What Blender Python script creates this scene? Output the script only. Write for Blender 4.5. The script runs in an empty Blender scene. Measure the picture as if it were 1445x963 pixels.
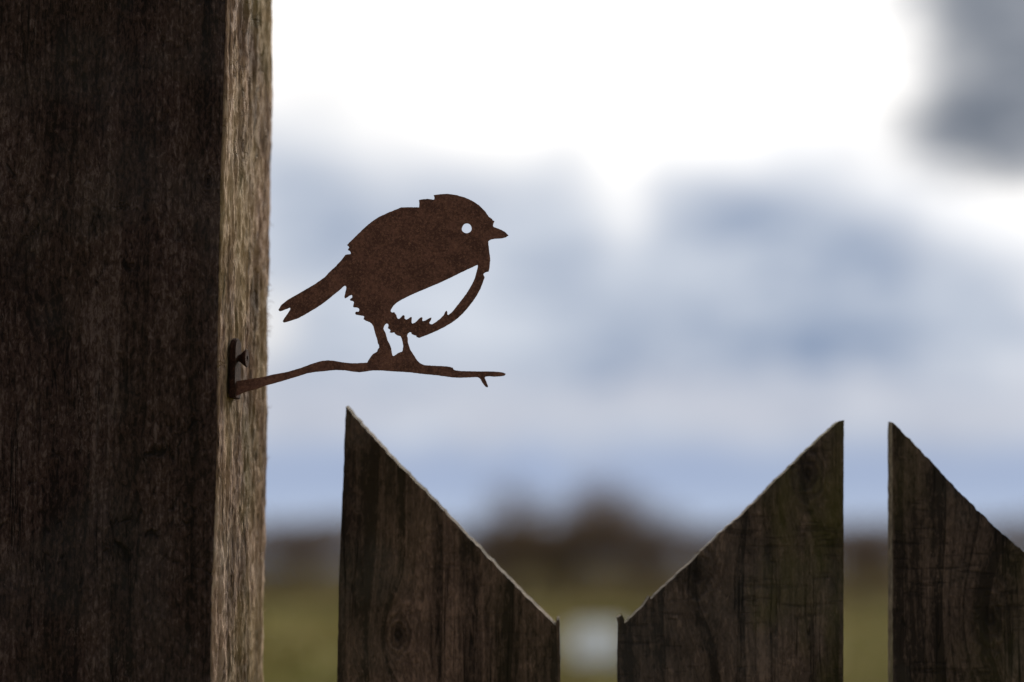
import bpy, bmesh, math, random
from mathutils import Vector, Matrix, noise
from mathutils.geometry import tessellate_polygon
random.seed(7)
R = math.radians
sc = bpy.context.scene
col = sc.collection

# ------------------------------------------------------------------ camera
FOC, SENS, W0, H0 = 85.0, 36.0, 1445.0, 963.0
CAM_H = 1.25
TILT = R(5.33)
FPX = W0 * FOC / SENS
cam_d = bpy.data.cameras.new('camera'); cam = bpy.data.objects.new('camera', cam_d); col.objects.link(cam)
cam.location = (0, 0, CAM_H); cam.rotation_euler = (R(90) + TILT, 0, 0)
cam_d.lens = FOC; cam_d.sensor_width = SENS; cam_d.clip_start = 0.05; cam_d.clip_end = 4000
cam_d.dof.use_dof = True; cam_d.dof.focus_distance = 1.535; cam_d.dof.aperture_fstop = 2.8
sc.camera = cam
sc.view_settings.view_transform = 'Standard'; sc.view_settings.look = 'None'
sc.view_settings.gamma = 1.0; sc.view_settings.exposure = 0.0; sc.view_settings.use_curve_mapping = False
sc.cycles.use_denoising = True
sc.cycles.max_bounces = 6

def at(px, py, y):
    """world point on the upright plane at distance y that the photograph shows at pixel px, py"""
    cx = (px - W0 / 2) / FPX; cy = (H0 / 2 - py) / FPX
    d = Vector((cx, math.cos(TILT) - cy * math.sin(TILT), math.sin(TILT) + cy * math.cos(TILT)))
    return Vector((0, 0, CAM_H)) + d * (y / d.y)

# ------------------------------------------------------------------ node helpers
class NB:
    def __init__(s, tree): s.t = tree; s.n = tree.nodes; s.l = tree.links
    def new(s, typ, **kw):
        n = s.n.new(typ)
        for k, v in kw.items(): setattr(n, k, v)
        return n
    def put(s, sock, v):
        if v is None: return
        if isinstance(v, bpy.types.NodeSocket): s.l.new(v, sock)
        else: sock.default_value = v
    def m(s, op, a, b=None, c=None, clamp=False):
        n = s.new('ShaderNodeMath', operation=op, use_clamp=clamp)
        for i, v in enumerate((a, b, c)): s.put(n.inputs[i], v)
        return n.outputs[0]
    def v(s, op, a, b=None, out=0):
        n = s.new('ShaderNodeVectorMath', operation=op)
        for i, x in enumerate((a, b)): s.put(n.inputs[i], x)
        return n.outputs[out]
    def noise(s, vec, scale, detail=4, rough=.55, dist=0, out=0):
        n = s.new('ShaderNodeTexNoise'); s.put(n.inputs['Vector'], vec)
        n.inputs['Scale'].default_value = scale; n.inputs['Detail'].default_value = detail
        n.inputs['Roughness'].default_value = rough; n.inputs['Distortion'].default_value = dist
        return n.outputs[out]
    def smooth(s, x, a, b, to0=0., to1=1.):
        n = s.new('ShaderNodeMapRange', interpolation_type='SMOOTHSTEP')
        s.put(n.inputs[0], x); s.put(n.inputs[1], a); s.put(n.inputs[2], b); s.put(n.inputs[3], to0); s.put(n.inputs[4], to1)
        return n.outputs[0]
    def lin(s, x, a, b, to0=0., to1=1.):
        n = s.new('ShaderNodeMapRange')
        s.put(n.inputs[0], x); s.put(n.inputs[1], a); s.put(n.inputs[2], b); s.put(n.inputs[3], to0); s.put(n.inputs[4], to1)
        return n.outputs[0]
    def mix(s, f, a, b, blend='MIX'):
        n = s.new('ShaderNodeMix', data_type='RGBA', blend_type=blend)
        s.put(n.inputs[0], f)
        s.put(n.inputs[6], a if not isinstance(a, tuple) else (*a, 1)); s.put(n.inputs[7], b if not isinstance(b, tuple) else (*b, 1))
        return n.outputs[2]
    def gauss(s, x, y, cx, cy, rx, ry):
        a = s.m('DIVIDE', s.m('SUBTRACT', x, cx), rx); b = s.m('DIVIDE', s.m('SUBTRACT', y, cy), ry)
        return s.m('EXPONENT', s.m('MULTIPLY', s.m('ADD', s.m('MULTIPLY', a, a), s.m('MULTIPLY', b, b)), -1.0))

# ------------------------------------------------------------------ sky
SUN_EL, SUN_AZ = R(24), R(16)          # low in front of the camera, behind the cloud
sun_dir = Vector((math.sin(SUN_AZ) * math.cos(SUN_EL), math.cos(SUN_AZ) * math.cos(SUN_EL), math.sin(SUN_EL)))
world = bpy.data.worlds.new('World'); sc.world = world; world.use_nodes = True
world.node_tree.nodes.clear()
b = NB(world.node_tree)
sky = b.new('ShaderNodeTexSky', sky_type='NISHITA', sun_disc=False)
sky.sun_elevation = SUN_EL; sky.sun_rotation = SUN_AZ; sky.air_density = 1.0; sky.dust_density = 1.5
STR = 0.06
dirv = b.v('NORMALIZE', b.new('ShaderNodeTexCoord').outputs['Generated'])
sep = b.new('ShaderNodeSeparateXYZ'); b.put(sep.inputs[0], dirv)
dx, dy, dz = sep.outputs
az = b.m('MULTIPLY', b.m('ARCTAN2', dx, dy), 57.2958)
el = b.m('MULTIPLY', b.m('ARCSINE', dz), 57.2958)
cosang = b.v('DOT_PRODUCT', dirv, tuple(sun_dir), out=1)
ang = b.m('MULTIPLY', b.m('ARCCOSINE', b.m('MINIMUM', cosang, .99999)), 57.2958)
# forward scattering: thin cloud is brightest round the sun and falls off away from it
glow = b.m('EXPONENT', b.m('MULTIPLY', b.m('POWER', b.m('DIVIDE', ang, 70.0), 2.0), -1.0))
stretched = b.v('MULTIPLY', dirv, (1, 1, 2.2))
n1 = b.m('SUBTRACT', b.noise(stretched, 9, 6, .55), .5)
n2 = b.m('SUBTRACT', b.noise(stretched, 26, 5, .55), .5)
n3 = b.m('SUBTRACT', b.noise(b.v('ADD', stretched, (1.7, 2.2, .3)), 60, 5, .6), .5)
nbig = b.noise(b.v('ADD', stretched, (3.1, .4, 7.7)), 2.3, 5, .55)
azw = b.m('ADD', az, b.m('MULTIPLY', n1, 2.2)); elw = b.m('ADD', el, b.m('ADD', b.m('MULTIPLY', n2, 2.2), b.m('MULTIPLY', n3, 1.2)))
# high thin veil, broken away from the sun
core_glow = b.m('EXPONENT', b.m('MULTIPLY', b.m('POWER', b.m('DIVIDE', ang, 11.5), 2.0), -1.0))
veil_lum = b.m('ADD', b.m('ADD', .98, b.m('MULTIPLY', glow, .22)), b.m('MULTIPLY', core_glow, 1.6))
veil_lum = b.m('MULTIPLY', veil_lum, b.m('ADD', 1.0, b.m('ADD', b.m('MULTIPLY', n1, .35), b.m('MULTIPLY', n2, .35))))
veil_col = b.v('SCALE', (1.0, .975, .945)); b.put(veil_col.node.inputs[3], veil_lum)
veil_mask = b.m('MAXIMUM', b.smooth(nbig, .50, .66), b.smooth(ang, 95, 45))
base = b.v('SCALE', sky.outputs[0]); base.node.inputs[3].default_value = STR
c = b.mix(veil_mask, base, veil_col)
# grey cloud drifting at the upper right
dk = b.m('ADD', b.gauss(azw, elw, 11.4, 10.1, 2.6, 1.5), b.gauss(azw, elw, 11.8, 13.3, 3.2, 1.7))
dk = b.m('ADD', dk, b.m('MULTIPLY', b.gauss(azw, elw, 13.2, 11.7, 2.2, 1.3), .35))
dk = b.smooth(b.m('ADD', dk, b.m('MULTIPLY', n3, .7)), .05, .95)
c = b.mix(b.m('MULTIPLY', dk, .95), c, b.mix(b.smooth(b.m('ADD', n3, b.m('MULTIPLY', n2, .6)), -.16, .16), (.10, .13, .18), (.23, .255, .305)))
# cloud bank along the horizon, all the way round
top = b.m('ADD', 9.5, b.m('MULTIPLY', n1, 3.0))
top = b.m('SUBTRACT', top, b.m('MULTIPLY', b.gauss(az, 0.0, 2.6, 0., .75, 1.), 1.25))
top = b.m('ADD', top, b.m('MULTIPLY', b.smooth(az, -2.5, -5.), .8))
top = b.m('SUBTRACT', top, b.m('MULTIPLY', b.smooth(az, 6., 15.), 3.6))
bank = b.smooth(b.m('SUBTRACT', elw, top), 2.0, -1.7)
shade = b.m('ADD', .42, b.m('ADD', b.m('MULTIPLY', n1, 1.3), b.m('ADD', b.m('MULTIPLY', n2, .8), b.m('MULTIPLY', n3, .9))))
for (ga, ge, gx, gy, gw) in ((8.1, 5.4, 1.9, .85, .50), (5.4, 8.0, 1.6, 1.0, .42), (8.4, 7.2, 1.5, .9, .40), (3.0, 5.2, 1.3, .6, .22), (-4.6, 8.6, 1.3, .8, .16), (-1.0, 5.9, 2.2, 1.1, -.20), (2.9, 7.3, .9, .9, -.40), (11.8, 4.3, 2.0, .8, -.12), (.2, 8.0, 1.3, .6, -.14)):
    shade = b.m('ADD', shade, b.m('MULTIPLY', b.gauss(azw, elw, ga, ge, gx, gy), gw))
bank_col = b.mix(b.m('MINIMUM', b.m('MAXIMUM', shade, 0.), 1.), (.72, .765, .84), (.255, .33, .475))
bank_col = b.mix(b.m('MULTIPLY', b.gauss(azw, elw, -6.2, 5.6, 1.1, .9), .9), bank_col, (1.0, .97, .93))
lav = b.m('MULTIPLY', b.gauss(elw, 0., 3.7, 0., .8, 1.), .5)
bank_col = b.mix(lav, bank_col, (.63, .635, .70))
# clear blue strip under it
low = b.smooth(b.m('ADD', el, b.m('MULTIPLY', n2, 1.2)), 3.3, 2.3)
strip = b.mix(b.smooth(el, .4, 2.4), (.50, .59, .75), (.37, .45, .63))
bank_col = b.mix(low, bank_col, strip)
# the bank too is dimmer away from the sun
dim = b.m('ADD', .75, b.m('MULTIPLY', b.smooth(ang, 90, 30), .25))
bc = b.v('SCALE', bank_col); b.put(bc.node.inputs[3], dim)
c = b.mix(bank, c, bc)
bg = b.new('ShaderNodeBackground'); b.put(bg.inputs[0], c); bg.inputs[1].default_value = 1.0
# strength bookkeeping: Background at 0.1, cloud and sky radiances scaled to suit
c10 = b.v('SCALE', c); c10.node.inputs[3].default_value = 10.0
b.put(bg.inputs[0], c10); bg.inputs[1].default_value = 0.1
out = b.new('ShaderNodeOutputWorld'); b.l.new(bg.outputs[0], out.inputs[0])

sun_d = bpy.data.lights.new('sun', 'SUN'); sun = bpy.data.objects.new('sun', sun_d); col.objects.link(sun)
sun_d.energy = 3.2; sun_d.angle = R(14); sun_d.color = (1.0, .90, .78)
sun.rotation_euler = sun_dir.to_track_quat('Z', 'Y').to_euler(); sun.location = (0, 0, 30)

# ------------------------------------------------------------------ materials
def mat(name):
    m = bpy.data.materials.new(name); m.use_nodes = True; m.node_tree.nodes.clear()
    nb = NB(m.node_tree)
    p = nb.new('ShaderNodeBsdfPrincipled'); o = nb.new('ShaderNodeOutputMaterial'); nb.l.new(p.outputs[0], o.inputs[0])
    return m, nb, p

def wood_mat(name, dark, mid, light, knots=(), fuzz=.5, saw=0., moss=.2, bump=1.0, ysc=1.0, bands=40., band_amt=.5, pits=0., zst=.38, coarse=1., seed=0.):
    """weathered softwood, grain along local Z; knots are (x, y, z, radius) in local metres"""
    m, n, p = mat(name)
    co = n.new('ShaderNodeTexCoord').outputs['Object']
    off = n.v('ADD', n.v('MULTIPLY', co, (ysc, ysc, 1)), (seed, seed * .7, seed * 1.3))
    warp = None; core = None; ring = None
    for (kx, ky, kz, kr) in knots:
        dv = n.v('SUBTRACT', co, (kx, ky, kz)); dv = n.v('MULTIPLY', dv, (1, min(1, ysc * 1.5), .60))
        d = n.v('LENGTH', dv, out=1)
        g = n.m('EXPONENT', n.m('MULTIPLY', n.m('POWER', n.m('DIVIDE', d, kr * 2.6), 2.), -1.))
        dn = n.m('ADD', d, n.m('MULTIPLY', n.m('SUBTRACT', n.noise(off, 180, 3), .5), kr * .9))
        k = n.smooth(dn, kr * .95, kr * .2)
        rg = n.m('MULTIPLY', n.m('ADD', .5, n.m('MULTIPLY', .5, n.m('SINE', n.m('MULTIPLY', dn, 11.0 / kr)))), n.smooth(dn, kr * 2.4, kr * .8))
        warp = g if warp is None else n.m('ADD', warp, g)
        core = k if core is None else n.m('MAXIMUM', core, k)
        ring = rg if ring is None else n.m('MAXIMUM', ring, rg)
    zs = n.v('MULTIPLY', off, (1, 1, .045))
    if warp is not None:
        cmb = n.new('ShaderNodeCombineXYZ'); n.put(cmb.inputs[0], n.m('MULTIPLY', warp, .019)); n.put(cmb.inputs[2], n.m('MULTIPLY', warp, .01))
        zs = n.v('ADD', zs, cmb.outputs[0])
    broad = n.noise(zs, 60, 4, .6, .4)
    fib = n.noise(zs, 420, 5, .65, .3)
    hair = n.noise(n.v('MULTIPLY', off, (1, 1, .12)), 1500, 3, .6)
    fz = n.noise(n.v('MULTIPLY', off, (1, 1, zst)), 420, 5, .7, .6)
    blot = n.noise(n.v('MULTIPLY', off, (1, 1, .55)), 26, 5, .62, .3)
    big = n.noise(n.v('MULTIPLY', off, (1, 1, .5)), 8, 3, .5)
    # growth rings cut lengthwise: bands that wander, each with a dark late-wood line on one side
    sx = n.new('ShaderNodeSeparateXYZ'); n.put(sx.inputs[0], zs)
    ph = n.m('ADD', n.m('MULTIPLY', n.m('ADD', sx.outputs[0], sx.outputs[1]), bands), n.m('MULTIPLY', n.noise(zs, 22, 3, .5), 2.6))
    fr = n.m('FRACT', ph)
    cell = n.new('ShaderNodeTexWhiteNoise', noise_dimensions='1D'); n.put(cell.inputs['W'], n.m('FLOOR', ph))
    edge_ = n.m('MULTIPLY', n.smooth(fr, .55, .97), n.smooth(fr, 1.0, .985))
    band = n.m('ADD', n.m('MULTIPLY', n.m('SUBTRACT', cell.outputs[0], .5), .30), n.m('MULTIPLY', edge_, -.60))
    t = n.m('ADD', n.m('MULTIPLY', n.m('SUBTRACT', broad, .5), .7 * coarse), n.m('ADD', n.m('MULTIPLY', n.m('SUBTRACT', fib, .5), .8), n.m('MULTIPLY', n.m('SUBTRACT', blot, .5), .9 * coarse)))
    t = n.m('ADD', t, n.m('MULTIPLY', n.m('SUBTRACT', fz, .5), fuzz * 1.5))
    t = n.m('ADD', t, n.m('MULTIPLY', n.m('SUBTRACT', big, .5), .7 * coarse))
    t = n.m('ADD', t, n.m('MULTIPLY', band, band_amt))
    lo = n.smooth(t, -.30, .08); hi = n.smooth(t, .02, .42)
    colr = n.mix(lo, dark, mid); colr = n.mix(hi, colr, light)
    # tone drifts between redder and greyer wood
    colr = n.mix(n.m('MULTIPLY', n.smooth(n.noise(n.v('ADD', off, (9, 4, 2)), 14, 3), .45, .65), .35), colr, n.mix(.4, colr, (light[1] * 1.04, light[1], light[1] * .95)))
    flake = n.smooth(n.m('MULTIPLY', n.noise(n.v('MULTIPLY', off, (1, 1, .3)), 560, 3, .7, 1.2), n.smooth(blot, .42, .66, .72, 1.12)), .58, .72)
    colr = n.mix(n.m('MULTIPLY', flake, min(1., fuzz * .75)), colr, light)
    cr = n.noise(n.v('MULTIPLY', off, (1, 1, .03)), 170, 3, .5, .8)
    crack = n.smooth(n.m('ABSOLUTE', n.m('SUBTRACT', cr, .5)), .020, .0)
    crack = n.m('MULTIPLY', crack, n.smooth(n.noise(n.v('MULTIPLY', off, (1, 1, .3)), 30, 3), .48, .60))
    deep = tuple(x * .22 for x in dark)
    colr = n.mix(n.m('MULTIPLY', crack, .85), colr, deep)
    pit = None
    if pits:
        pit = n.smooth(n.noise(n.v('MULTIPLY', off, (1.2, 1.2, .75)), 75, 4, .62, .9), .565, .70)
        pit = n.m('MULTIPLY', pit, n.smooth(n.noise(off, 9, 2), .40, .58))
        colr = n.mix(n.m('MULTIPLY', pit, pits), colr, deep)
    ms = n.smooth(n.noise(n.v('MULTIPLY', n.v('ADD', off, (5, 2, 1)), (1, 1, .45)), 13, 4, .6), .44, .62)
    colr = n.mix(n.m('MULTIPLY', ms, moss), colr, n.mix(.6, colr, (mid[0] * .85, mid[0] * .78, mid[0] * .12)))
    h = n.m('ADD', n.m('MULTIPLY', fib, .8), n.m('MULTIPLY', broad, .9))
    h = n.m('ADD', h, n.m('MULTIPLY', fz, fuzz * 1.2)); h = n.m('ADD', h, n.m('MULTIPLY', hair, .18))
    h = n.m('SUBTRACT', h, n.m('MULTIPLY', crack, .8)); h = n.m('ADD', h, n.m('MULTIPLY', band, band_amt * .6))
    if pit is not None: h = n.m('SUBTRACT', h, n.m('MULTIPLY', pit, 1.2))
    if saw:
        # ragged marks left by the saw, their recess shade painted in as dark colour
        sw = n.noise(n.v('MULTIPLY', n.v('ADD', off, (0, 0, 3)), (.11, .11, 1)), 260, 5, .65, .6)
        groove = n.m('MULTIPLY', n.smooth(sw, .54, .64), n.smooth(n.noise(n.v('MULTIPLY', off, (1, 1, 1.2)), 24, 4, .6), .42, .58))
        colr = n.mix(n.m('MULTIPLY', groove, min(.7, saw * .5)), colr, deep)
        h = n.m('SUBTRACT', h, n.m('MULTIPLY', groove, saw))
    if core is not None:
        colr = n.mix(n.m('MULTIPLY', ring, .55), colr, dark); colr = n.mix(n.m('MULTIPLY', core, .7), colr, deep)
        h = n.m('SUBTRACT', h, n.m('ADD', n.m('MULTIPLY', core, .5), n.m('MULTIPLY', ring, .4)))
    n.put(p.inputs['Base Color'], colr)
    p.inputs['Roughness'].default_value = .85; p.inputs['Specular IOR Level'].default_value = .2
    bp = n.new('ShaderNodeBump'); n.put(bp.inputs['Height'], h)
    bp.inputs['Strength'].default_value = 1.0; bp.inputs['Distance'].default_value = .0016 * bump
    n.l.new(bp.outputs[0], p.inputs['Normal'])
    return m

def rust_mat(name, a, bcol, c3):
    m, n, p = mat(name)
    co = n.new('ShaderNodeTexCoord').outputs['Object']
    f = n.noise(co, 620, 6, .75); g = n.noise(co, 90, 5, .65); h = n.noise(co, 1500, 3, .7)
    t = n.m('ADD', n.m('MULTIPLY', f, .7), n.m('MULTIPLY', g, .6))
    cc = n.mix(n.smooth(t, .54, .76), a, bcol)
    cc = n.mix(n.m('MULTIPLY', n.smooth(n.m('ADD', n.m('MULTIPLY', h, .6), n.m('MULTIPLY', f, .5)), .565, .70), .8), cc, c3)
    n.put(p.inputs['Base Color'], cc); p.inputs['Roughness'].default_value = .8; p.inputs['Specular IOR Level'].default_value = .06
    bp = n.new('ShaderNodeBump'); n.put(bp.inputs['Height'], n.m('ADD', f, n.m('MULTIPLY', h, .4))); bp.inputs['Strength'].default_value = .8; bp.inputs['Distance'].default_value = .0006
    n.l.new(bp.outputs[0], p.inputs['Normal'])
    return m

RUST = rust_mat('rusted_steel', (.095, .046, .036), (.185, .087, .064), (.30, .15, .10))
RUST_DARK = rust_mat('dark_rusted_steel', (.018, .009, .007), (.050, .024, .018), (.15, .07, .048))

# ------------------------------------------------------------------ object helpers
def tag(o, label=None, cat=None, kind=None, group=None):
    for k, v in (('label', label), ('category', cat), ('kind', kind), ('group', group)):
        if v: o[k] = v
    return o
def link(name, me, m, parent=None, loc=(0, 0, 0)):
    o = bpy.data.objects.new(name, me); col.objects.link(o)
    if m is not None and not me.materials: me.materials.append(m)
    o.location = loc
    if parent is not None: o.parent = parent
    return o
def empty(name, loc):
    o = bpy.data.objects.new(name, None); col.objects.link(o); o.location = loc; o.empty_display_size = .05; return o
def mesh(name, vs, fs, smooth=False):
    me = bpy.data.meshes.new(name); me.from_pydata([tuple(v) for v in vs], [], fs); me.validate(); me.update()
    if smooth:
        for p in me.polygons: p.use_smooth = True
    return me

# ------------------------------------------------------------------ ground
gm, n, p = mat('winter_pasture')
co = n.new('ShaderNodeTexCoord').outputs['Object']
a1 = n.noise(co, .09, 5, .6); a2 = n.noise(co, .6, 5, .6); a3 = n.noise(co, 9, 4, .7)
cc = n.mix(n.smooth(a1, .38, .62), (.17, .165, .014), (.26, .19, .04))
cc = n.mix(n.m('MULTIPLY', n.smooth(a2, .45, .7), .6), cc, (.10, .075, .040))
cc = n.mix(n.m('MULTIPLY', n.smooth(a3, .45, .75), .4), cc, (.07, .075, .018))
n.put(p.inputs['Base Color'], cc); p.inputs['Roughness'].default_value = .95; p.inputs['Specular IOR Level'].default_value = .1
bp = n.new('ShaderNodeBump'); n.put(bp.inputs['Height'], a3); bp.inputs['Distance'].default_value = .05; n.l.new(bp.outputs[0], p.inputs['Normal'])
vs, fs = [], []
ys = [-40, -10, 0, 5, 12, 20, 30, 40, 50, 60, 75, 90, 110, 150, 220, 400, 900, 2500]
xs = [-1500, -400, -150, -80, -50, -35, -25, -18, -12, -7, -3, 0, 3, 7, 12, 18, 25, 35, 50, 80, 150, 400, 1500]
def ground_z(x, y):
    if y < 8 or y > 140: return 0.
    return .10 * noise.noise(Vector((x * .08, y * .05, 1.3))) * min(1, (y - 8) / 8)
for y in ys:
    for x in xs: vs.append((x, y, ground_z(x, y)))
nx = len(xs)
for j in range(len(ys) - 1):
    for i in range(nx - 1): fs.append((j * nx + i, j * nx + i + 1, (j + 1) * nx + i + 1, (j + 1) * nx + i))
tag(link('ground', mesh('ground', vs, fs, True), gm), kind='structure')

# rough winter grass
grm, n, p = mat('winter_grass')
oi = n.new('ShaderNodeTexCoord').outputs['Object']
cc = n.mix(n.smooth(n.noise(oi, .35, 4, .6), .36, .64), (.12, .14, .012), (.27, .195, .045))
n.put(p.inputs['Base Color'], cc); p.inputs['Roughness'].default_value = .8
vs, fs = [], []
for i in range(16500):
    y = 14 + 70 * random.random() ** 1.5; x = random.uniform(-1, 1) * (4 + y * .28)
    h = random.uniform(.06, .20); w = random.uniform(.012, .03)
    z0 = ground_z(x, y) - .06
    for k in range(3):
        a = random.uniform(0, 6.28); lx, ly = math.cos(a) * h * .6, math.sin(a) * h * .6
        bx, by = x + random.uniform(-.07, .07), y + random.uniform(-.07, .07)
        q = len(vs); ca, sa = math.cos(a + 1.57) * w, math.sin(a + 1.57) * w
        vs += [(bx - ca, by - sa, z0), (bx + ca, by + sa, z0), (bx + lx * .4, by + ly * .4, z0 + h * .8 + .04), (bx + lx, by + ly, z0 + h + .06)]
        fs += [(q, q + 1, q + 2), (q + 1, q + 3, q + 2)]
tag(link('grass', mesh('grass', vs, fs), grm), 'rough olive winter grass covering the blurred field', 'grass', 'stuff')

# ------------------------------------------------------------------ hedgerow and trees at the field's far edge
def twig_mat(name, a, c2):
    m, n, p = mat(name)
    cc = n.mix(n.noise(n.new('ShaderNodeTexCoord').outputs['Object'], 1.3, 3), a, c2)
    n.put(p.inputs['Base Color'], cc); p.inputs['Roughness'].default_value = .85
    return m
TWIG = twig_mat('bare_twigs', (.22, .145, .085), (.32, .225, .135))
BARK = twig_mat('dark_bark', (.08, .055, .04), (.13, .10, .07))
HEDGE = twig_mat('bare_hedge_twigs', (.22, .135, .072), (.34, .23, .12))

def add_tube(vs, fs, pts, rads, sides=6):
    base = len(vs)
    for i, (pt, r) in enumerate(zip(pts, rads)):
        t = (pts[min(i + 1, len(pts) - 1)] - pts[max(i - 1, 0)]).normalized()
        u = t.orthogonal().normalized(); v = t.cross(u)
        for k in range(sides):
            a = 6.2832 * k / sides; vs.append(pt + (u * math.cos(a) + v * math.sin(a)) * r)
    for i in range(len(pts) - 1):
        for k in range(sides):
            fs.append((base + i * sides + k, base + i * sides + (k + 1) % sides, base + (i + 1) * sides + (k + 1) % sides, base + (i + 1) * sides + k))
    fs.append(tuple(base + (len(pts) - 1) * sides + k for k in range(sides)))
    fs.append(tuple(base + k for k in reversed(range(sides))))

def add_twig(vs, fs, p0, d, ln, w):
    s = d.cross(Vector((random.uniform(-1, 1), random.uniform(-1, 1), random.uniform(-1, 1)))).normalized() * w
    bend = Vector((random.uniform(-1, 1), random.uniform(-1, 1), random.uniform(-.3, 1))) * ln * .18
    p1 = p0 + d * ln * .55 + bend; p2 = p0 + d * ln
    q = len(vs); vs.extend((p0 - s, p0 + s, p1 + s * .7, p1 - s * .7, p2)); fs.append((q, q + 1, q + 2, q + 3)); fs.append((q + 3, q + 2, q + 4))

def bare_tree(px, y, top_py, wid_px, label, twigs):
    base = at(px, 800, y); x = base.x
    h = at(px, top_py, y).z + .25; wr = wid_px * y / FPX / 2
    root = empty('hedgerow_tree', (x, y, 0))
    vs, fs = [], []
    lean = Vector((random.uniform(-.1, .1), random.uniform(-.1, .1), 1))
    tp = [Vector((0, 0, -.1)), lean * h * .2, lean * h * .45, lean * h * .8]
    add_tube(vs, fs, tp, [h * .045, h * .034, h * .022, h * .006], 8)
    limbs = []
    for i in range(14):
        t = random.uniform(.18, .75); a = i * 2.4 + random.uniform(-.4, .4)
        s = lean * h * t; e = Vector((math.cos(a) * wr * random.uniform(.55, .95), math.sin(a) * wr * random.uniform(.55, .95), h * min(.96, t + random.uniform(.12, .38))))
        mid = (s + e) / 2 + Vector((0, 0, -h * .05))
        add_tube(vs, fs, [s, mid, e], [h * .016, h * .010, h * .003], 5); limbs += [(s, mid, e)]
    link('trunk', mesh('trunk', vs, fs, True), BARK, root)
    vs, fs = [], []
    for i in range(twigs):
        s, mid, e = random.choice(limbs); t = random.random() ** .6
        p0 = s.lerp(mid, t * 2) if t < .5 else mid.lerp(e, t * 2 - 1)
        d = Vector((random.gauss(0, 1), random.gauss(0, 1), random.gauss(.5, .9))).normalized()
        p0 = p0 + Vector((random.gauss(0, 1), random.gauss(0, 1), random.gauss(0, .7))) * wr * .16
        add_twig(vs, fs, p0, d, random.uniform(.25, .75) * h * .16, h * .0048)
    link('crown', mesh('crown', vs, fs), TWIG, root)
    return tag(root, label, 'tree', group='bare trees rising from the hedgerow')
bare_tree(806, 97, 688, 230, 'tallest round bare brown tree, rising between the two facing slanted pickets', 6500)
bare_tree(905, 96, 732, 150, 'lower bare tree on the right shoulder of the tall round tree', 3400)
bare_tree(715, 98, 732, 110, 'lower bare tree left of the tall round tree, just above the first picket slope', 3400)
bare_tree(425, 99, 747, 150, 'bare brown tree seen in the gap between thick post and first picket', 2800)
bare_tree(1222, 98, 748, 110, 'bare brown tree seen in the narrow gap between the two right pickets', 3400)
bare_tree(1030, 101, 752, 130, 'bare brown tree half hidden behind the rising slope of the middle picket', 2400)

vs, fs = [], []
x = -32.
while x < 32:
    hh = 2.95 + .45 * noise.noise(Vector((x * .22, 3.1, 0))) + .2 * noise.noise(Vector((x * .9, 1.1, 0)))
    for k in range(620):
        zz = random.random() ** .8 * hh; th = 1.0 * (1 - .35 * zz / hh)
        p0 = Vector((x + random.uniform(-.3, .3), 97 + random.uniform(-th, th), zz - .12))
        d = Vector((random.gauss(0, .8), random.gauss(0, .8), random.gauss(.9, .6))).normalized()
        add_twig(vs, fs, p0, d, random.uniform(.18, .5), random.uniform(.012, .028))
    x += .5
tag(link('hedgerow', mesh('hedgerow', vs, fs), HEDGE), 'long leafless brown hedgerow along the far edge of the field', 'hedge', 'stuff')
# dead bracken and scrub before the hedge
vs, fs = [], []
for i in range(9000):
    y = random.uniform(74, 95); p0 = Vector((random.uniform(-28, 28), y, -.05))
    d = Vector((random.gauss(0, .6), random.gauss(0, .6), 1)).normalized()
    add_twig(vs, fs, p0, d, random.uniform(.25, 1.0) * (.25 + .75 * (y - 74) / 21), random.uniform(.015, .04))
SCRUB = twig_mat('dead_bracken', (.11, .075, .04), (.15, .115, .05))
tag(link('scrub', mesh('scrub', vs, fs), SCRUB), 'low band of dead brown scrub in front of the hedgerow', 'scrub', 'stuff')

# ------------------------------------------------------------------ pale drum in the field
DY = 30.0
c0 = at(842, 940, DY); gz = ground_z(c0.x, DY)
drum = tag(empty('water_drum', (c0.x, DY, gz)), 'pale bluish white plastic drum standing blurred in the field between two pickets', 'drum')
dm, n, p = mat('pale_plastic')
nz = n.noise(n.new('ShaderNodeTexCoord').outputs['Object'], 6, 4)
n.put(p.inputs['Base Color'], n.mix(nz, (.86, .90, .95), (.88, .92, .96))); p.inputs['Roughness'].default_value = .3
tr = n.new('ShaderNodeBsdfTranslucent'); tr.inputs[0].default_value = (.93, .96, .99, 1)
ms = n.new('ShaderNodeMixShader'); ms.inputs[0].default_value = .75
n.l.new(p.outputs[0], ms.inputs[1]); n.l.new(tr.outputs[0], ms.inputs[2])
n.l.new(ms.outputs[0], [q for q in n.n if q.type == 'OUTPUT_MATERIAL'][0].inputs[0])
def lathe(prof, seg=28):
    vs, fs = [], []
    for r, z in prof:
        for k in range(seg):
            a = 6.2832 * k / seg; vs.append((r * math.cos(a), r * math.sin(a), z))
    for i in range(len(prof) - 1):
        for k in range(seg): fs.append((i * seg + k, i * seg + (k + 1) % seg, (i + 1) * seg + (k + 1) % seg, (i + 1) * seg + k))
    fs.append(tuple(range((len(prof) - 1) * seg, len(prof) * seg))); fs.append(tuple(reversed(range(seg))))
    return vs, fs
TOPZ = at(842, 888, DY).z - gz
r0 = .335
link('body', mesh('body', *lathe([(r0 * .93, .16), (r0, .19), (r0, .30), (r0 * 1.03, .32), (r0, .34), (r0, TOPZ * .62), (r0 * 1.03, TOPZ * .65), (r0, TOPZ * .68), (r0, TOPZ - .05), (r0 * .92, TOPZ)]), True), dm, drum)
link('lid', mesh('lid', *lathe([(r0 * .80, TOPZ + .003), (r0 * .82, TOPZ + .02), (r0 * .78, TOPZ + .035)]), True), dm, drum)
PAL = wood_mat('pallet_wood', (.03, .022, .016), (.05, .036, .027), (.09, .07, .055))
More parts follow.
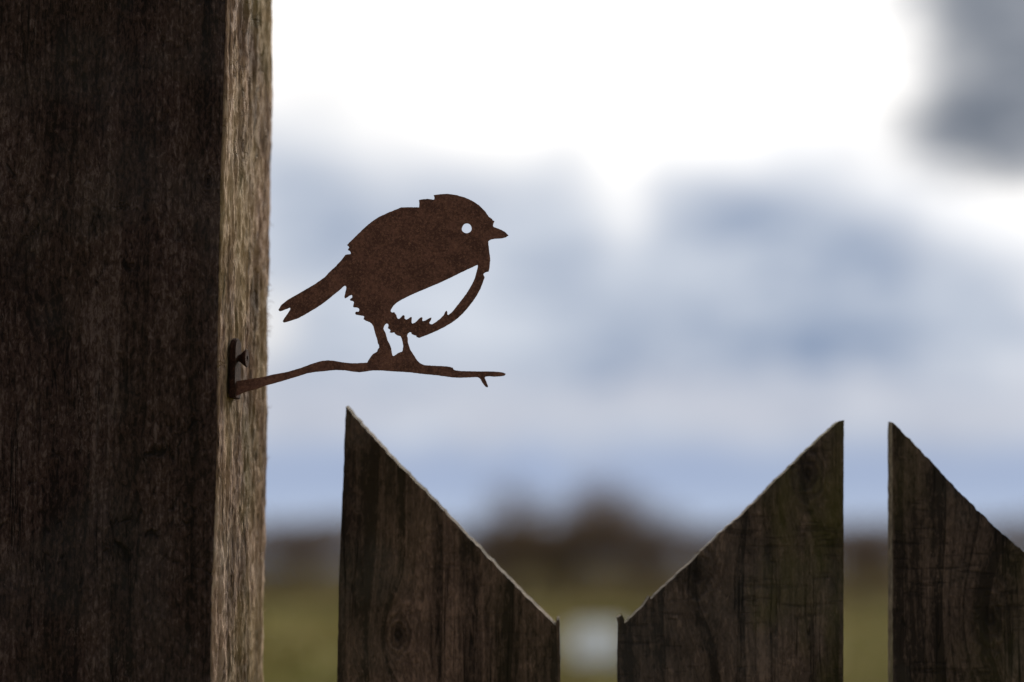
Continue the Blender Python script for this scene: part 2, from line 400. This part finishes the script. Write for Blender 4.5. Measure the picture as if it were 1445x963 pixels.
def box_mesh(name, sx, sy, sz):
    bm = bmesh.new(); bmesh.ops.create_cube(bm, size=1.0)
    bmesh.ops.scale(bm, vec=(sx, sy, sz), verts=bm.verts)
    bmesh.ops.bevel(bm, geom=bm.edges[:], offset=min(sx, sy, sz) * .08, segments=1, affect='EDGES')
    me = bpy.data.meshes.new(name); bm.to_mesh(me); bm.free(); return me
brd = box_mesh('board', .76, .12, .022); brr = box_mesh('bearer', .09, .72, .13)
for k in range(5): link('board', brd, PAL, drum, (0, -.30 + k * .15, .146))
for k in (-1, 0, 1): link('bearer', brr, PAL, drum, (k * .32, 0, .068))

# ------------------------------------------------------------------ gate post
PF, PB = 1.500, 1.648
A0, A1 = at(321, 0, PF), at(299, 963, PF)       # front right arris, top and bottom of the picture
B0, B1 = at(389.5, 0, PB), at(375, 963, PB)     # rear right arris
def on_line(p, q, z): t = (z - q.z) / (p.z - q.z); return q.lerp(p, t)
POST_TOP = 1.92
base = Vector((on_line(A0, A1, 0).x - .09, PF + .074, 0))
PW = .178
def fbm(v, o=4):
    s, a = 0., 1.
    for _ in range(o): s += a * noise.noise(v); v = v * 2.03; a *= .55
    return s
def ring(z):
    """perimeter samples: (point, outward normal, corner weight) at height z"""
    fr, br = on_line(A0, A1, z), on_line(B0, B1, z)
    fr.z = br.z = z
    e = (br - fr).normalized(); f = Vector((-e.y, e.x, 0))          # f points left along the front face
    fl, bl = fr + f * PW, br + f * PW
    out = []
    def side(p, q, nrm, n, fine):
        L = (q - p).length
        for i in range(n):
            t = i / n
            d = min(t, 1 - t) * L
            out.append((p.lerp(q, t), nrm, d))
    side(fl, fr, -e, 118, 1); side(fr, br, -f, 100, 1); side(br, bl, e, 14, 0); side(bl, fl, f, 14, 0)
    return out
zs = [-.25, 0, .3, .6, .9, 1.05] ; z = 1.09
while z < 1.665: zs.append(z); z += .0011
zs += [1.68, 1.72, 1.78, 1.85, POST_TOP - .01, POST_TOP]
vs, fs = [], []
NR = 246
for z in zs:
    rg = ring(z)
    for i, (pt, nr, d) in enumerate(rg):
        s = Vector((pt.x * 1.0, pt.y * 1.0, z * .10))
        right = 118 <= i < 218
        disp = .0018 * fbm(s * 55 + Vector((3, 0, 0)), 3) + .0009 * fbm(Vector((pt.x, pt.y, z * .22)) * 260, 3)
        if right: disp += .0008 * fbm(Vector((pt.x * .5, pt.y * .5, z * .20)) * 330, 3)
        if right or i >= 218: disp *= .35 + .65 * min(1., (148 * (218 - i) / 100 if right else 99) / 22.)
        # worn, chipped arrises
        wob = .0016 * noise.noise(Vector((z * 9, pt.x * 3, 2))) + .0005 * noise.noise(Vector((z * 31, 1, pt.y * 4))) + .0004 * noise.noise(Vector((z * 210, 5, 1)))
        if d < .004: disp += -.0022 * (1 - d / .004) ** 2
        # rear right arris is rounded off by wear
        if d < .012 and abs(i - 218) < 12: disp -= .0045 * (1 - d / .012) ** 2
        q = pt + nr * disp
        nb = rg[(i - 1) % NR][1] if d < 1e-6 else nr
        if d < 1e-6: q = pt + (nr + nb).normalized() * (disp - .0008)
        if d < .02: q = q + (Vector((1, 0, 0)) * wob * (1 - d / .02) if (100 < i < 230) else Vector())
        vs.append(q - base)
for j in range(len(zs) - 1):
    for i in range(NR): fs.append((j * NR + i, j * NR + (i + 1) % NR, (j + 1) * NR + (i + 1) % NR, (j + 1) * NR + i))
fs.append(tuple((len(zs) - 1) * NR + i for i in range(NR)))
def loc(px, py, y, b0): v = at(px, py, y) - b0; return v
pme = mesh('gate_post', vs, fs, True)
k1 = loc(293, 256, PF, base); k2 = loc(362, 425, 1.60, base); k3 = loc(345, 207, 1.55, base); k4 = loc(20, 380, PF, base)
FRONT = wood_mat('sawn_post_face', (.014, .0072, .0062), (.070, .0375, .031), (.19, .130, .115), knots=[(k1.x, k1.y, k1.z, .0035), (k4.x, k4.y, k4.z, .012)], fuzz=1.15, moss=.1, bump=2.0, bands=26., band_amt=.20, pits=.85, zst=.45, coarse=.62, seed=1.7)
SIDE = wood_mat('skylit_post_side', (.14, .080, .052), (.44, .285, .192), (.62, .475, .36), knots=[(k2.x, k2.y, k2.z, .014), (k3.x, k3.y, k3.z, .004)], fuzz=.8, moss=.32, bump=2.4, ysc=.65, zst=.25, bands=16., band_amt=.35, pits=.35, seed=4.1)  # lighter copy of the front's wood: skylight on this face put into its colour
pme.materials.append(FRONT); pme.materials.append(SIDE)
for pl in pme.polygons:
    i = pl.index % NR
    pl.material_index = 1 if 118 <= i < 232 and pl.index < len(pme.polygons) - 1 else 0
post = tag(link('gate_post', pme, None, None, base), 'thick dark rough-sawn timber post with weathered side coloured lighter as skylit, at left', 'post')
# loose fibres standing off the rear arris
vs, fs = [], []
def fibre(p0, p1, w):
    d = (p1 - p0).normalized(); mid = (p0 + p1) / 2 + Vector((0, 0, .25 * (p1 - p0).length * random.uniform(-.5, 1)))
    add_tube(vs, fs, [p0 - base, mid - base, p1 - base], [w, w * .8, w * .3], 4)
fibre(at(375, 396, 1.640), at(383, 404, 1.640), .0006)
for i in range(24):
    py = random.choice([random.uniform(405, 490), random.uniform(300, 963), random.uniform(440, 480)])
    z = at(378, py, PB).z; q = on_line(B0, B1, z) + Vector((-.002, -.002, 0))
    fibre(q, q + Vector((random.uniform(.001, .0042), random.uniform(-.002, .001), random.uniform(-.006, .004))), random.uniform(.00015, .0003))
sp = link('splinters', mesh('splinters', vs, fs), SIDE, post); sp['kind'] = 'stuff'

# ------------------------------------------------------------------ picket gate
GY = 1.600
def jitter(pts, step, amp, seed, keep=()):
    """resample an open polyline of pixel points and roughen it"""
    out = []
    for i in range(len(pts) - 1):
        a, b2 = Vector(pts[i]), Vector(pts[i + 1]); L = (b2 - a).length; k = max(1, int(L / step))
        nrm = Vector((-(b2 - a).y, (b2 - a).x)).normalized() if L else Vector((0, 0))
        for j in range(k):
            q = a.lerp(b2, j / k)
            w = noise.noise(Vector((q.x * .11, q.y * .11, seed))) + .6 * noise.noise(Vector((q.x * .4, q.y * .4, seed + 9)))
            out.append(q + nrm * w * amp)
    out.append(Vector(pts[-1])); return out

def px_to_local(pts, y, b0): return [at(q[0], q[1], y) - b0 for q in pts]

def prism(name, front, back, m, parent):
    """front and back are matching closed loops in local metres"""
    k = len(front); vs = list(front) + list(back)
    tri = tessellate_polygon([[Vector((v.x, v.z, 0)) for v in front]])
    fs = []
    for t in tri:
        a, b2, c3 = (front[i] for i in t)
        up = (b2 - a).cross(c3 - a).y
        t = t if up < 0 else t[::-1]
        fs.append(tuple(t)); fs.append(tuple(i + k for i in t[::-1]))
    for i in range(k): fs.append((i, (i + 1) % k, (i + 1) % k + k, i + k))
    me = mesh(name, vs, fs)
    bm = bmesh.new(); bm.from_mesh(me); bmesh.ops.recalc_face_normals(bm, faces=bm.faces); bm.to_mesh(me); bm.free()
    return link(name, me, m, parent)

gate_base = Vector((at(1030, 800, GY).x, GY, 0))
gate = tag(empty('picket_gate', gate_base), 'dark weathered wooden picket gate with alternately slanted board tops', 'gate')
GB = .16                                            # pickets end this far above the ground
def picket(left, topline, right, th, shift_cut, shift_left, shift_right, knots, label, seed, moss, mid, saw=.7, bands=40.):
    """left, topline, right: pixel polylines of the front face, going up, over and down"""
    up = jitter(left, 9, .7, seed); tp = jitter(topline, 3.5, 1.5, seed + 3); dn = jitter(right, 9, .7, seed + 6)
    f = [(q, 'l') for q in up[:-1]] + [(q, 't') for q in tp[:-1]] + [(q, 'r') for q in dn]
    front, back = [], []
    for q, s in f:
        v = at(q[0], q[1], GY) - gate_base; front.append(v)
        w = v + Vector((0, th, 0))
        # the saw was not held square: the cut and some edges run off towards the back
        if s == 't': w += shift_cut
        if s == 'l': w += shift_left
        if s == 'r': w += shift_right
        back.append(w)
    for lst, pt in ((front, 0), (back, 1)):
        a, z0 = lst[0].copy(), lst[-1].copy(); a.z = z0.z = GB - .0
        a.x += (front[0].x - front[3].x) * 3; lst.insert(0, a); lst.append(z0)
    kk = []
    for (kx, ky, kr) in knots:
        v = at(kx, ky, GY) - gate_base; kk.append((v.x, v.y, v.z, kr))
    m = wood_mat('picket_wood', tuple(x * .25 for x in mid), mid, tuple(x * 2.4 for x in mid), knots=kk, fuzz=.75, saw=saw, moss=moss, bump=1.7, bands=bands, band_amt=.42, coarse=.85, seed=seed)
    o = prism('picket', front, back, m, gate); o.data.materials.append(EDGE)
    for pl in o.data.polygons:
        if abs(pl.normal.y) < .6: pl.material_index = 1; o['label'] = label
    return o
EDGE = wood_mat('lit_cut_edge', (.045, .030, .018), (.165, .122, .078), (.36, .285, .20), fuzz=1.1, moss=.9, bump=2., ysc=.6, pits=.5, seed=3.3)  # paler than the boards: light caught on cuts and edges painted into the colour
MID = (.118, .074, .056)
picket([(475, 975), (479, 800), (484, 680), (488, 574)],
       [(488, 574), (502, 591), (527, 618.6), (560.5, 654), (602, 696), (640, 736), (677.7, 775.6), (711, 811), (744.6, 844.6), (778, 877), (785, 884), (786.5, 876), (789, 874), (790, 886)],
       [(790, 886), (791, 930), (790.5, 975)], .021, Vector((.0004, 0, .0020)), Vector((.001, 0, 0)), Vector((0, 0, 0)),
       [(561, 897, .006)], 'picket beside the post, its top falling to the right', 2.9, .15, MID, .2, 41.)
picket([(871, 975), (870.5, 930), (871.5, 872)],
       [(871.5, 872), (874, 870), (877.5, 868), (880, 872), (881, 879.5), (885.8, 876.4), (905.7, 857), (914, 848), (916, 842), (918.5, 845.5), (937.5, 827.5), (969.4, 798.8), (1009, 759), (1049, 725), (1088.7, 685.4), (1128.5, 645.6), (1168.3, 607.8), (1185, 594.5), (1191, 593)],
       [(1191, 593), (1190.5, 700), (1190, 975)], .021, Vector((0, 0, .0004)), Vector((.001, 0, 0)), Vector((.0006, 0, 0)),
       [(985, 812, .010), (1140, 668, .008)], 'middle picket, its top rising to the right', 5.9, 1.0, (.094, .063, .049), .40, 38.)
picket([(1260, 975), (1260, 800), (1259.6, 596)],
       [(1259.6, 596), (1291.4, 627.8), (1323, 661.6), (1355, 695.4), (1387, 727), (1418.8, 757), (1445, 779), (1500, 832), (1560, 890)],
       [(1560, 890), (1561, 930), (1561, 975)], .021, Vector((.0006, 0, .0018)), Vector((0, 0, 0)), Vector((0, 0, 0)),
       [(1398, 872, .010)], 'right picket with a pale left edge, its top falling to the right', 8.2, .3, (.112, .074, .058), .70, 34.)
RAIL = wood_mat('rail_wood', (.03, .022, .018), (.07, .052, .043), (.15, .115, .095))
rl = box_mesh('rail', .62, .045, .09)
for z in (.38, .98): link('rail', rl, RAIL, gate, (.0, .021 + .0245, z))
for o in [x for x in gate.children if x.name.startswith('rail')]: o.location.x = .0
brm = box_mesh('brace', .80, .040, .075)
br = link('brace', brm, RAIL, gate, (0, .021 + .0225, .68)); br.rotation_euler = (0, -R(40), 0); br.scale = (.85, 1, 1)

# ------------------------------------------------------------------ rusted bird ornament, cut from steel sheet
def r1(*p): return [(480 + x / 5.664, 260 + y / 5.664) for x, y in p]
def r2(*p): return [(380 + x / 6.878, 330 + y / 6.878) for x, y in p]
def r3(*p): return [(480 + x / 5.665, 370 + y / 5.665) for x, y in p]
def r4(*p): return [(300 + x / 5.558, 450 + y / 5.558) for x, y in p]
def r5(*p): return [(540 + x / 7.225, 480 + y / 7.225) for x, y in p]

BY = 1.530
TH = .0022
bird_root = at(340, 548, BY)
YAW = -R(3.0)
bird = tag(empty('bird_ornament', bird_root), 'rusted steel sheet bird silhouette standing on a twig, fixed to the post', 'garden ornament')
bird.rotation_euler = (0, 0, YAW)
def sheet_xy(px, py):
    """drawing on the sheet, metres from the fixing end of the twig"""
    # the sheet swings a little towards the camera, so unproject onto its own plane
    cx = (px - W0 / 2) / FPX; cy = (H0 / 2 - py) / FPX
    d = Vector((cx, math.cos(TILT) - cy * math.sin(TILT), math.sin(TILT) + cy * math.cos(TILT)))
    nrm = Vector((-math.sin(YAW), math.cos(YAW), 0)); o = Vector((0, 0, CAM_H))
    t = (bird_root - o).dot(nrm) / d.dot(nrm); q = o + d * t - bird_root
    return Vector((q.x * math.cos(YAW) + q.y * math.sin(YAW), 0, q.z))
def rough(loop, seams, seed, amp=.32):
    """loop of pixel points; edge i runs from point i to i+1. Torn, torch-cut edge everywhere but on the seams."""
    pts, flags = [], []
    k = len(loop)
    for i in range(k):
        a, c2 = Vector(loop[i]), Vector(loop[(i + 1) % k]); L = (c2 - a).length
        if i in seams: pts.append(a); flags.append(True); continue
        n_ = max(1, int(L / 1.5)); nr = Vector((-(c2 - a).y, (c2 - a).x)) / max(L, 1e-6)
        for j in range(n_):
            q = a.lerp(c2, j / n_)
            if j: q = q + nr * amp * (noise.noise(Vector((q.x * .9, q.y * .9, seed))) + .5 * noise.noise(Vector((q.x * 2.1, q.y * 2.1, seed))))
            pts.append(q); flags.append(False)
    return pts, flags
def sheet(name, loop, seams=(), holes=(), m=RUST, seed=1.):
    pts, flags = rough(loop, set(seams), seed)
    loops = [([sheet_xy(*q) for q in pts], flags)]
    for h in holes:
        hp, hf = rough(h, (), seed + 2); loops.append(([sheet_xy(*q) for q in hp], hf))
    flat = [v for lp, _ in loops for v in lp]; N = len(flat)
    vs = [v + Vector((0, -TH / 2, 0)) for v in flat] + [v + Vector((0, TH / 2, 0)) for v in flat]
    fs = []
    for t in tessellate_polygon([[Vector((v.x, v.z, 0)) for v in lp] for lp, _ in loops]):
        a, b2, c3 = (flat[i] for i in t)
        t = t if (b2 - a).cross(c3 - a).y < 0 else t[::-1]
        fs.append(tuple(t)); fs.append(tuple(i + N for i in t[::-1]))
    o0 = 0
    for lp, fl in loops:
        k = len(lp)
        for i in range(k):
            if not fl[i]: fs.append((o0 + i, o0 + (i + 1) % k, o0 + (i + 1) % k + N, o0 + i + N))
        o0 += k
    return link(name, mesh(name, vs, fs), m, bird)

neck_out, neck_in = r3((1145, 93)), r3((1100, 45))
belly_in, belly_leg = r3((416, 405)), r3((372, 490))
eye = [(480 + (1012 + 40 * math.cos(a) * (1 + .05 * math.sin(3 * a))) / 5.664, 260 + (354 + 41 * math.sin(a)) / 5.664) for a in [6.2832 * k / 18 for k in range(18)]]
crown = r1((748, 90), (800, 83), (860, 80), (930, 90), (1000, 110), (1050, 132), (1110, 170), (1160, 220), (1192, 266), (1215, 280), (1220, 292), (1233, 297), (1226, 310), (1221, 328))
throat = r1((1184, 456), (1186, 490), (1192, 540), (1199, 590), (1200, 610), (1196, 640), (1193, 670), (1187, 698), (1165, 703))
hole_top = r3((1102, 30), (1095, 22), (1040, 48), (960, 85), (880, 125), (800, 163), (700, 205), (600, 247), (540, 275), (490, 300), (450, 325), (425, 348), (405, 380), (403, 393))
rump = r3((268, 520), (255, 498), (235, 480), (205, 470), (188, 458), (194, 440), (188, 432), (150, 425), (125, 420), (120, 408), (130, 398), (150, 398), (155, 385), (150, 372), (135, 364), (105, 360), (108, 340), (112, 322), (100, 312), (82, 308), (80, 298), (98, 285), (98, 270), (88, 262), (70, 270), (55, 282), (38, 290), (35, 280), (42, 245), (50, 215), (50, 200))
tail_lo = r2((735, 503))
tail_hi = r2((740, 208))
back_ = r2((760, 203), (790, 200), (793, 188), (782, 168), (765, 160), (768, 148), (778, 140), (772, 125), (755, 112)) + r1((90, 455), (140, 405), (190, 357), (250, 305), (310, 265), (390, 228), (450, 205), (490, 188), (560, 187), (632, 188), (634, 160), (630, 130), (650, 125), (700, 120), (745, 127), (753, 125), (755, 110))
body = crown + throat + neck_out + neck_in + hole_top + belly_in + belly_leg + r3((362, 495), (352, 508), (345, 530)) + rump + tail_lo + tail_hi + back_
def idx(p): return min(range(len(body)), key=lambda i: abs(body[i][0] - p[0]) + abs(body[i][1] - p[1]))
seams = [len(crown) - 1, idx(neck_out[0]), idx(belly_in[0]), idx(r3((345, 530))[0]), idx(tail_lo[0])]
sheet('body', body, seams, [eye], seed=1.)
beak = r1((1221, 328), (1228, 345), (1260, 356), (1290, 368), (1320, 386), (1345, 410), (1320, 426), (1290, 433), (1240, 436), (1205, 442), (1184, 456))
sheet('beak', beak, [len(beak) - 1], seed=2.)
tail = tail_lo + r2((715, 515), (680, 548), (620, 595), (560, 645), (510, 682), (460, 715), (410, 745), (350, 782), (280, 820), (220, 840), (160, 858), (140, 862), (132, 852), (150, 820), (175, 785), (205, 740), (205, 722), (195, 718), (160, 732), (120, 748), (100, 753), (90, 742), (105, 718), (118, 695), (135, 680), (195, 635), (280, 588), (360, 540), (430, 500), (490, 460), (540, 425), (590, 370), (640, 325), (690, 272), (720, 235)) + tail_hi
sheet('tail', tail, [len(tail) - 1], seed=3.)
arc_out = r3((1146, 104), (1155, 120), (1140, 165), (1120, 215), (1090, 270), (1060, 315), (1020, 365), (985, 405), (940, 448), (890, 485), (830, 520), (770, 550), (700, 580), (660, 595), (628, 606), (612, 600), (608, 588), (590, 584), (572, 576), (568, 562), (556, 560), (540, 572), (534, 590))
arc_leg = r3((482, 592), (460, 588), (440, 575), (432, 562), (412, 566), (396, 562), (404, 552), (398, 540), (382, 530), (388, 512), (385, 498))
arc_in = r3((435, 403), (447, 420), (452, 438), (462, 455), (475, 455), (490, 440), (505, 425), (515, 430), (514, 452), (530, 462), (545, 455), (560, 443), (572, 440), (570, 480), (578, 494), (595, 488), (612, 475), (630, 455), (648, 442), (658, 445), (655, 462), (662, 475), (680, 470), (700, 458), (718, 448), (730, 445), (724, 465), (712, 482), (718, 496), (735, 500), (765, 482), (800, 455), (830, 425), (840, 400), (852, 390), (856, 398), (856, 418), (865, 425), (885, 410), (905, 390), (940, 345), (975, 300), (1010, 255), (1040, 205), (1060, 170), (1078, 130), (1088, 90))
arc = neck_out + arc_out + arc_leg + belly_leg + belly_in + arc_in + neck_in
sheet('breast_band', arc, [len(arc_out), 1 + len(arc_out) + len(arc_leg), len(arc) - 1], seed=4.)
l1 = r3((345, 530), (350, 545), (362, 565), (372, 600), (378, 625), (395, 655), (408, 690), (412, 720), (302, 700), (314, 685), (312, 668), (302, 650), (296, 620), (285, 585), (275, 550), (268, 520))
sheet('leg', l1, [7, len(l1) - 1], seed=5.)
l2 = r3((534, 590), (540, 605), (541, 640), (550, 670), (560, 700), (502, 705), (505, 670), (500, 640), (492, 612), (482, 592))
sheet('leg', l2, [4, len(l2) - 1], seed=6.)
tw = r3((302, 700), (412, 720), (418, 748), (430, 753), (450, 740), (470, 726), (495, 718), (502, 705), (560, 700), (580, 730), (600, 762), (615, 785), (630, 800), (650, 815), (680, 826)) \
    + r5((520, 264), (640, 270), (690, 276), (716, 284), (722, 300), (740, 310), (800, 318), (900, 320), (1000, 322), (1100, 322), (1180, 326), (1230, 333), (1255, 346), (1240, 364), (1200, 370), (1140, 374), (1080, 370), (1046, 374), (1040, 386), (1050, 410), (1062, 440), (1075, 470), (1068, 484), (1050, 478), (1030, 455), (1015, 435), (1000, 405), (985, 388), (970, 380), (940, 378), (880, 382), (780, 385), (720, 382), (640, 372), (540, 358), (450, 350), (370, 342), (280, 330), (180, 324)) \
    + r4((1400, 412), (1330, 406), (1260, 405), (1210, 412), (1150, 420), (1090, 413), (1040, 405), (960, 402), (880, 410), (800, 418), (740, 428), (680, 448), (600, 472), (520, 496), (470, 510), (420, 522), (360, 545), (300, 562), (240, 580), (205, 597), (186, 602), (186, 491), (300, 474), (400, 458), (470, 440), (590, 418), (700, 385), (760, 362), (820, 342), (860, 332), (910, 327), (960, 332), (1020, 343), (1080, 350), (1140, 350), (1215, 345)) \
    + r3((228, 785), (245, 760), (262, 738), (296, 718))
sheet('twig', tw, [0, 7], seed=7.)

# fixing plate lying on the side of the post
def side_point(px, py):
    """point on the post's right face at a pixel"""
    o = Vector((0, 0, CAM_H)); d = at(px, py, 1.) - o
    nrm = (B1 - A1).cross(A0 - A1).normalized(); t = (A1 - o).dot(nrm) / d.dot(nrm); return o + d * t
ez = (A0 - A1).normalized(); ey = (B1 - A1); ey = (ey - ez * ey.dot(ez)).normalized(); ex = ey.cross(ez)   # ex points out of the face
if ex.x < 0: ex = -ex
pc = side_point(322.5, 518)
inv = Matrix.Rotation(-YAW, 3, 'Z')
def plate_pt(u, v, w): return inv @ (pc + ey * u + ez * v + ex * w - bird_root)
PLH, PLW = .0195, .017
outl = [(0, -PLH)] + [(PLW, -PLH)] + [(PLW, PLH - .008)] + [(PLW / 2 + PLW / 2 * math.cos(a), PLH - .008 + .0075 * math.sin(a)) for a in [math.pi * k / 10 for k in range(1, 10)]] + [(0, PLH - .008)]
vs = [plate_pt(u, v, .0005) for u, v in outl] + [plate_pt(u, v, .0042) for u, v in outl]; k = len(outl)
fs = [tuple(range(k)), tuple(range(2 * k - 1, k - 1, -1))] + [(i, i + k, (i + 1) % k + k, (i + 1) % k) for i in range(k)]
me = mesh('mounting_plate', vs, fs)
bm = bmesh.new(); bm.from_mesh(me); bmesh.ops.recalc_face_normals(bm, faces=bm.faces)
bmesh.ops.bevel(bm, geom=[e for e in bm.edges if e.calc_face_angle(0) > .6], offset=.0006, segments=2, affect='EDGES'); bm.to_mesh(me); bm.free()
link('mounting_plate', me, RUST_DARK, bird)

# half driven screw through the plate
su, sv = PLW * .5, .0062
s0 = pc + ey * su + ez * sv
screw = tag(empty('screw', s0), 'rusty countersunk screw standing proud of the fixing plate on the post', 'screw')
def on_axis(prof, seg=20):
    vs, fs = [], []
    for r, h in prof:
        for k in range(seg):
            a = 6.2832 * k / seg; vs.append(ex * h + (ey * math.cos(a) + ez * math.sin(a)) * r)
    for i in range(len(prof) - 1):
        for k in range(seg): fs.append((i * seg + k, i * seg + (k + 1) % seg, (i + 1) * seg + (k + 1) % seg, (i + 1) * seg + k))
    fs.append(tuple(range((len(prof) - 1) * seg, len(prof) * seg)))
    return vs, fs
link('shank', mesh('shank', *on_axis([(.0020, -.012), (.0021, .0045), (.0021, .0058)])), RUST_DARK, screw)
link('head', mesh('head', *on_axis([(.0022, .0050), (.0028, .0058), (.0056, .0090), (.0058, .0097), (.0055, .0100), (.0018, .0100), (.0016, .0088)])), RUST_DARK, screw)
